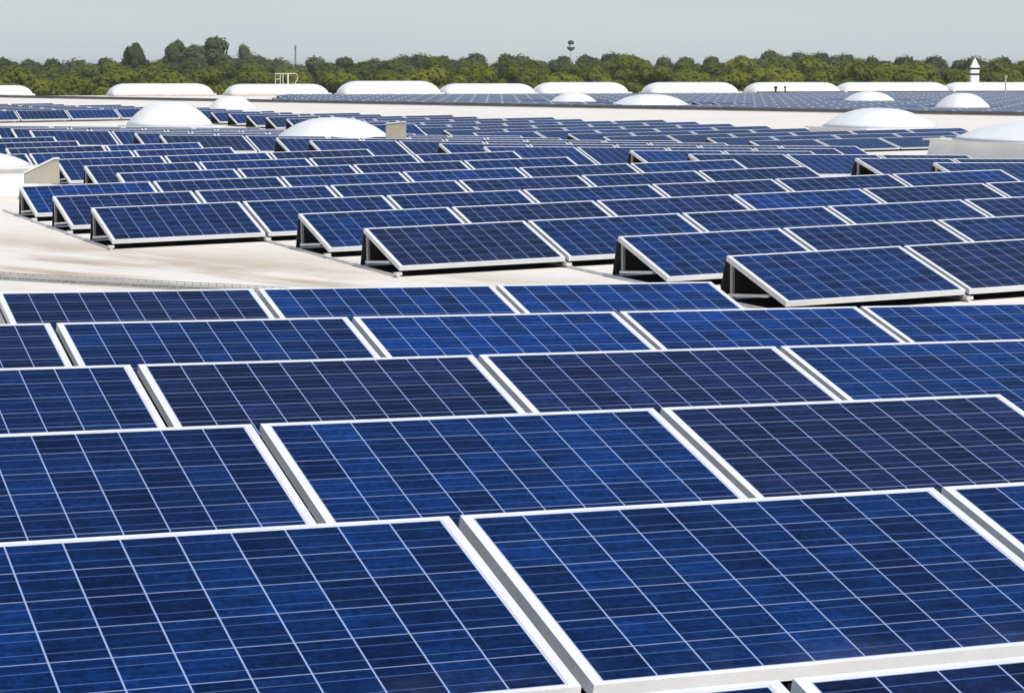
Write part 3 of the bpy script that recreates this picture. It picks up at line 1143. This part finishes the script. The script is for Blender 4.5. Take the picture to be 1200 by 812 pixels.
CROWNS = {k: [crown_mesh(10 * i + j, k, loose=0.9 if k == 'pale' else 0.0) for j in range(3)] for i, k in enumerate(('olive', 'mid', 'dark', 'pale'))}
TRUNKS = [trunk_mesh(i, 12.0) for i in range(3)]
TLAB = {'olive': 'olive green bushy tree in the front rank of the wood behind the roof',
        'mid': 'mid green tree in the middle rank of the wood behind the roof',
        'dark': 'dark green tree in the back rank of the wood behind the roof'}
rt_rnd = random.Random(77)
def tree(px, topy, dist, wpx, kind, label=None, group=None):
    P = at(px, 90, dist=dist)
    ztop = at(px, topy, dist=dist).z
    H = ztop - GZ
    w = wpx * dist / FPX
    root = thing('tree', label or TLAB[kind], 'tree', (P.x, P.y, GZ), rt_rnd.uniform(0, 6.28), group or {'olive': 'front rank of the wood', 'mid': 'middle rank of the wood', 'dark': 'back rank of the wood', 'pale': 'back rank of the wood'}[kind])
    cr = link('crown', rt_rnd.choice(CROWNS[kind]), root)
    ch = max(w * 0.95, 6.5)
    cr.scale = (w / 8.0, w / 8.0, ch / 9.0)
    cr.location = (0, 0, H - ch * 0.965)
    tr = link('trunk', rt_rnd.choice(TRUNKS), root)
    tr.scale = (1, 1, H / 13.5)
    return root

# skyline read from the photograph: x, y of the tree tops
SKY = [(-20, 71), (20, 70), (60, 71), (100, 69), (140, 66), (180, 69), (220, 68), (300, 68), (340, 69), (372, 67.5), (405, 68.5), (440, 69), (475, 64), (495, 62),
       (530, 66), (575, 62.5), (612, 64), (650, 66), (690, 64.5), (725, 64), (760, 66), (800, 67), (850, 66), (900, 63), (940, 62), (985, 64), (1020, 66),
       (1060, 66), (1090, 67), (1125, 72), (1160, 69), (1195, 66), (1230, 66)]
def skyline(x):
    for (a, ya), (b, yb) in zip(SKY, SKY[1:]):
        if a <= x <= b:
            return 1.8 + ya + (yb - ya) * (x - a) / (b - a)
    return 69
x = -30
while x < 1235:
    tree(x + rt_rnd.uniform(-6, 6), skyline(x) + rt_rnd.uniform(-1.0, 2.5), rt_rnd.uniform(285, 325), rt_rnd.uniform(50, 78), 'dark')
    x += 31
x = -25
while x < 1235:
    tree(x + rt_rnd.uniform(-8, 8), skyline(x) + rt_rnd.uniform(4, 10), rt_rnd.uniform(245, 275), rt_rnd.uniform(58, 85), 'mid' if x < 870 else 'olive')
    x += 41
x = -20
while x < 1235:
    tree(x + rt_rnd.uniform(-10, 10), skyline(x) + rt_rnd.uniform(11, 21), rt_rnd.uniform(205, 230), rt_rnd.uniform(66, 100), 'olive')
    x += 52
tree(158, 53.5, 300, 40, 'dark', 'small round dark tree standing above the wood at far left')
tree(208, 50.5, 305, 42, 'dark', 'narrow dark tree left of the tallest broad crown')
tree(248, 47.5, 300, 80, 'dark', 'tallest and broadest dark tree crown above the wood at left')
tree(226, 55.5, 312, 44, 'dark', 'dark tree filling the gap between narrow tree and tallest crown')
tree(288, 53.5, 310, 27, 'pale', 'small pale green tree just right of the tallest crown')
tree(736, 65.5, 232, 66, 'olive', 'rounded yellow-green tree right of the capped mast')

# masts in the distance
root, h = small_post(346.3, 70, 53.5, 300, 0.1, MAT['mast'], 'thin grey antenna mast rising behind the wood at left', 'antenna_mast', 'mast')
bm = bmesh.new(); add_tube(bm, [(0, 0, 0), (0, 0, h * 0.8), (0, 0, h)], 0.12, radii=[0.2, 0.14, 0.09]); obj('pole', bm, MAT['mast'], root)
bm = bmesh.new(); add_tube(bm, [(0, 0, h - 0.55), (0, 0, h - 0.1)], 0.15, 8); obj('antenna', bm, MAT['mast'], root)
sdist = 280.0
root, h = small_post(669, 66, 47.6, sdist, 0.1, MAT['mast'], 'mast with dark cap over pale grey drum poking above the treetops', 'siren_mast', 'mast')
q = sdist / FPX * 0.88
bm = bmesh.new(); add_tube(bm, [(0, 0, 0), (0, 0, h - 14 * q)], 0.12, 8, radii=[0.10, 0.05]); obj('pole', bm, MAT['alu'], root)
bm = bmesh.new(); add_lathe(bm, [(1.0 * q, h - 14 * q), (4.2 * q, h - 12 * q), (5.6 * q, h - 9.0 * q), (4.0 * q, h - 8.2 * q)], 16); obj('drum', bm, MAT['leg'], root, False)
bm = bmesh.new(); add_lathe(bm, [(2.6 * q, h - 8.19 * q), (3.2 * q, h - 5.0 * q)], 14); obj('neck', bm, MAT['white'], root)
bm = bmesh.new(); add_lathe(bm, [(3.4 * q, h - 4.99 * q), (4.2 * q, h - 3.6 * q), (4.0 * q, h - 1.4 * q), (1.4 * q, h)], 16); obj('cap', bm, MAT['dark'], root)

# ------------------------------------------------------------------ haze over the whole place
bm = bmesh.new()
add_box(bm, -3700, 3700, -3700, 3700, GZ - 1.0, 8.0)
hz_m = bpy.data.materials.new('haze')
hz_m.use_nodes = True
hn, hl = hz_m.node_tree.nodes, hz_m.node_tree.links
for n_ in list(hn):
    if n_.type != 'OUTPUT_MATERIAL':
        hn.remove(n_)
pv = hn.new('ShaderNodeVolumePrincipled')
pv.inputs['Color'].default_value = (0.93, 0.95, 0.97, 1)
pv.inputs['Density'].default_value = 0.00028
pv.inputs['Anisotropy'].default_value = 0.0
hl.new(pv.outputs[0], [n_ for n_ in hn if n_.type == 'OUTPUT_MATERIAL'][0].inputs['Volume'])
hz_o = obj('haze', bm, hz_m)
hz_o['kind'] = 'stuff'
hz_o['label'] = 'thin pale summer haze over the roof and the distant wood'
hz_o['category'] = 'haze'
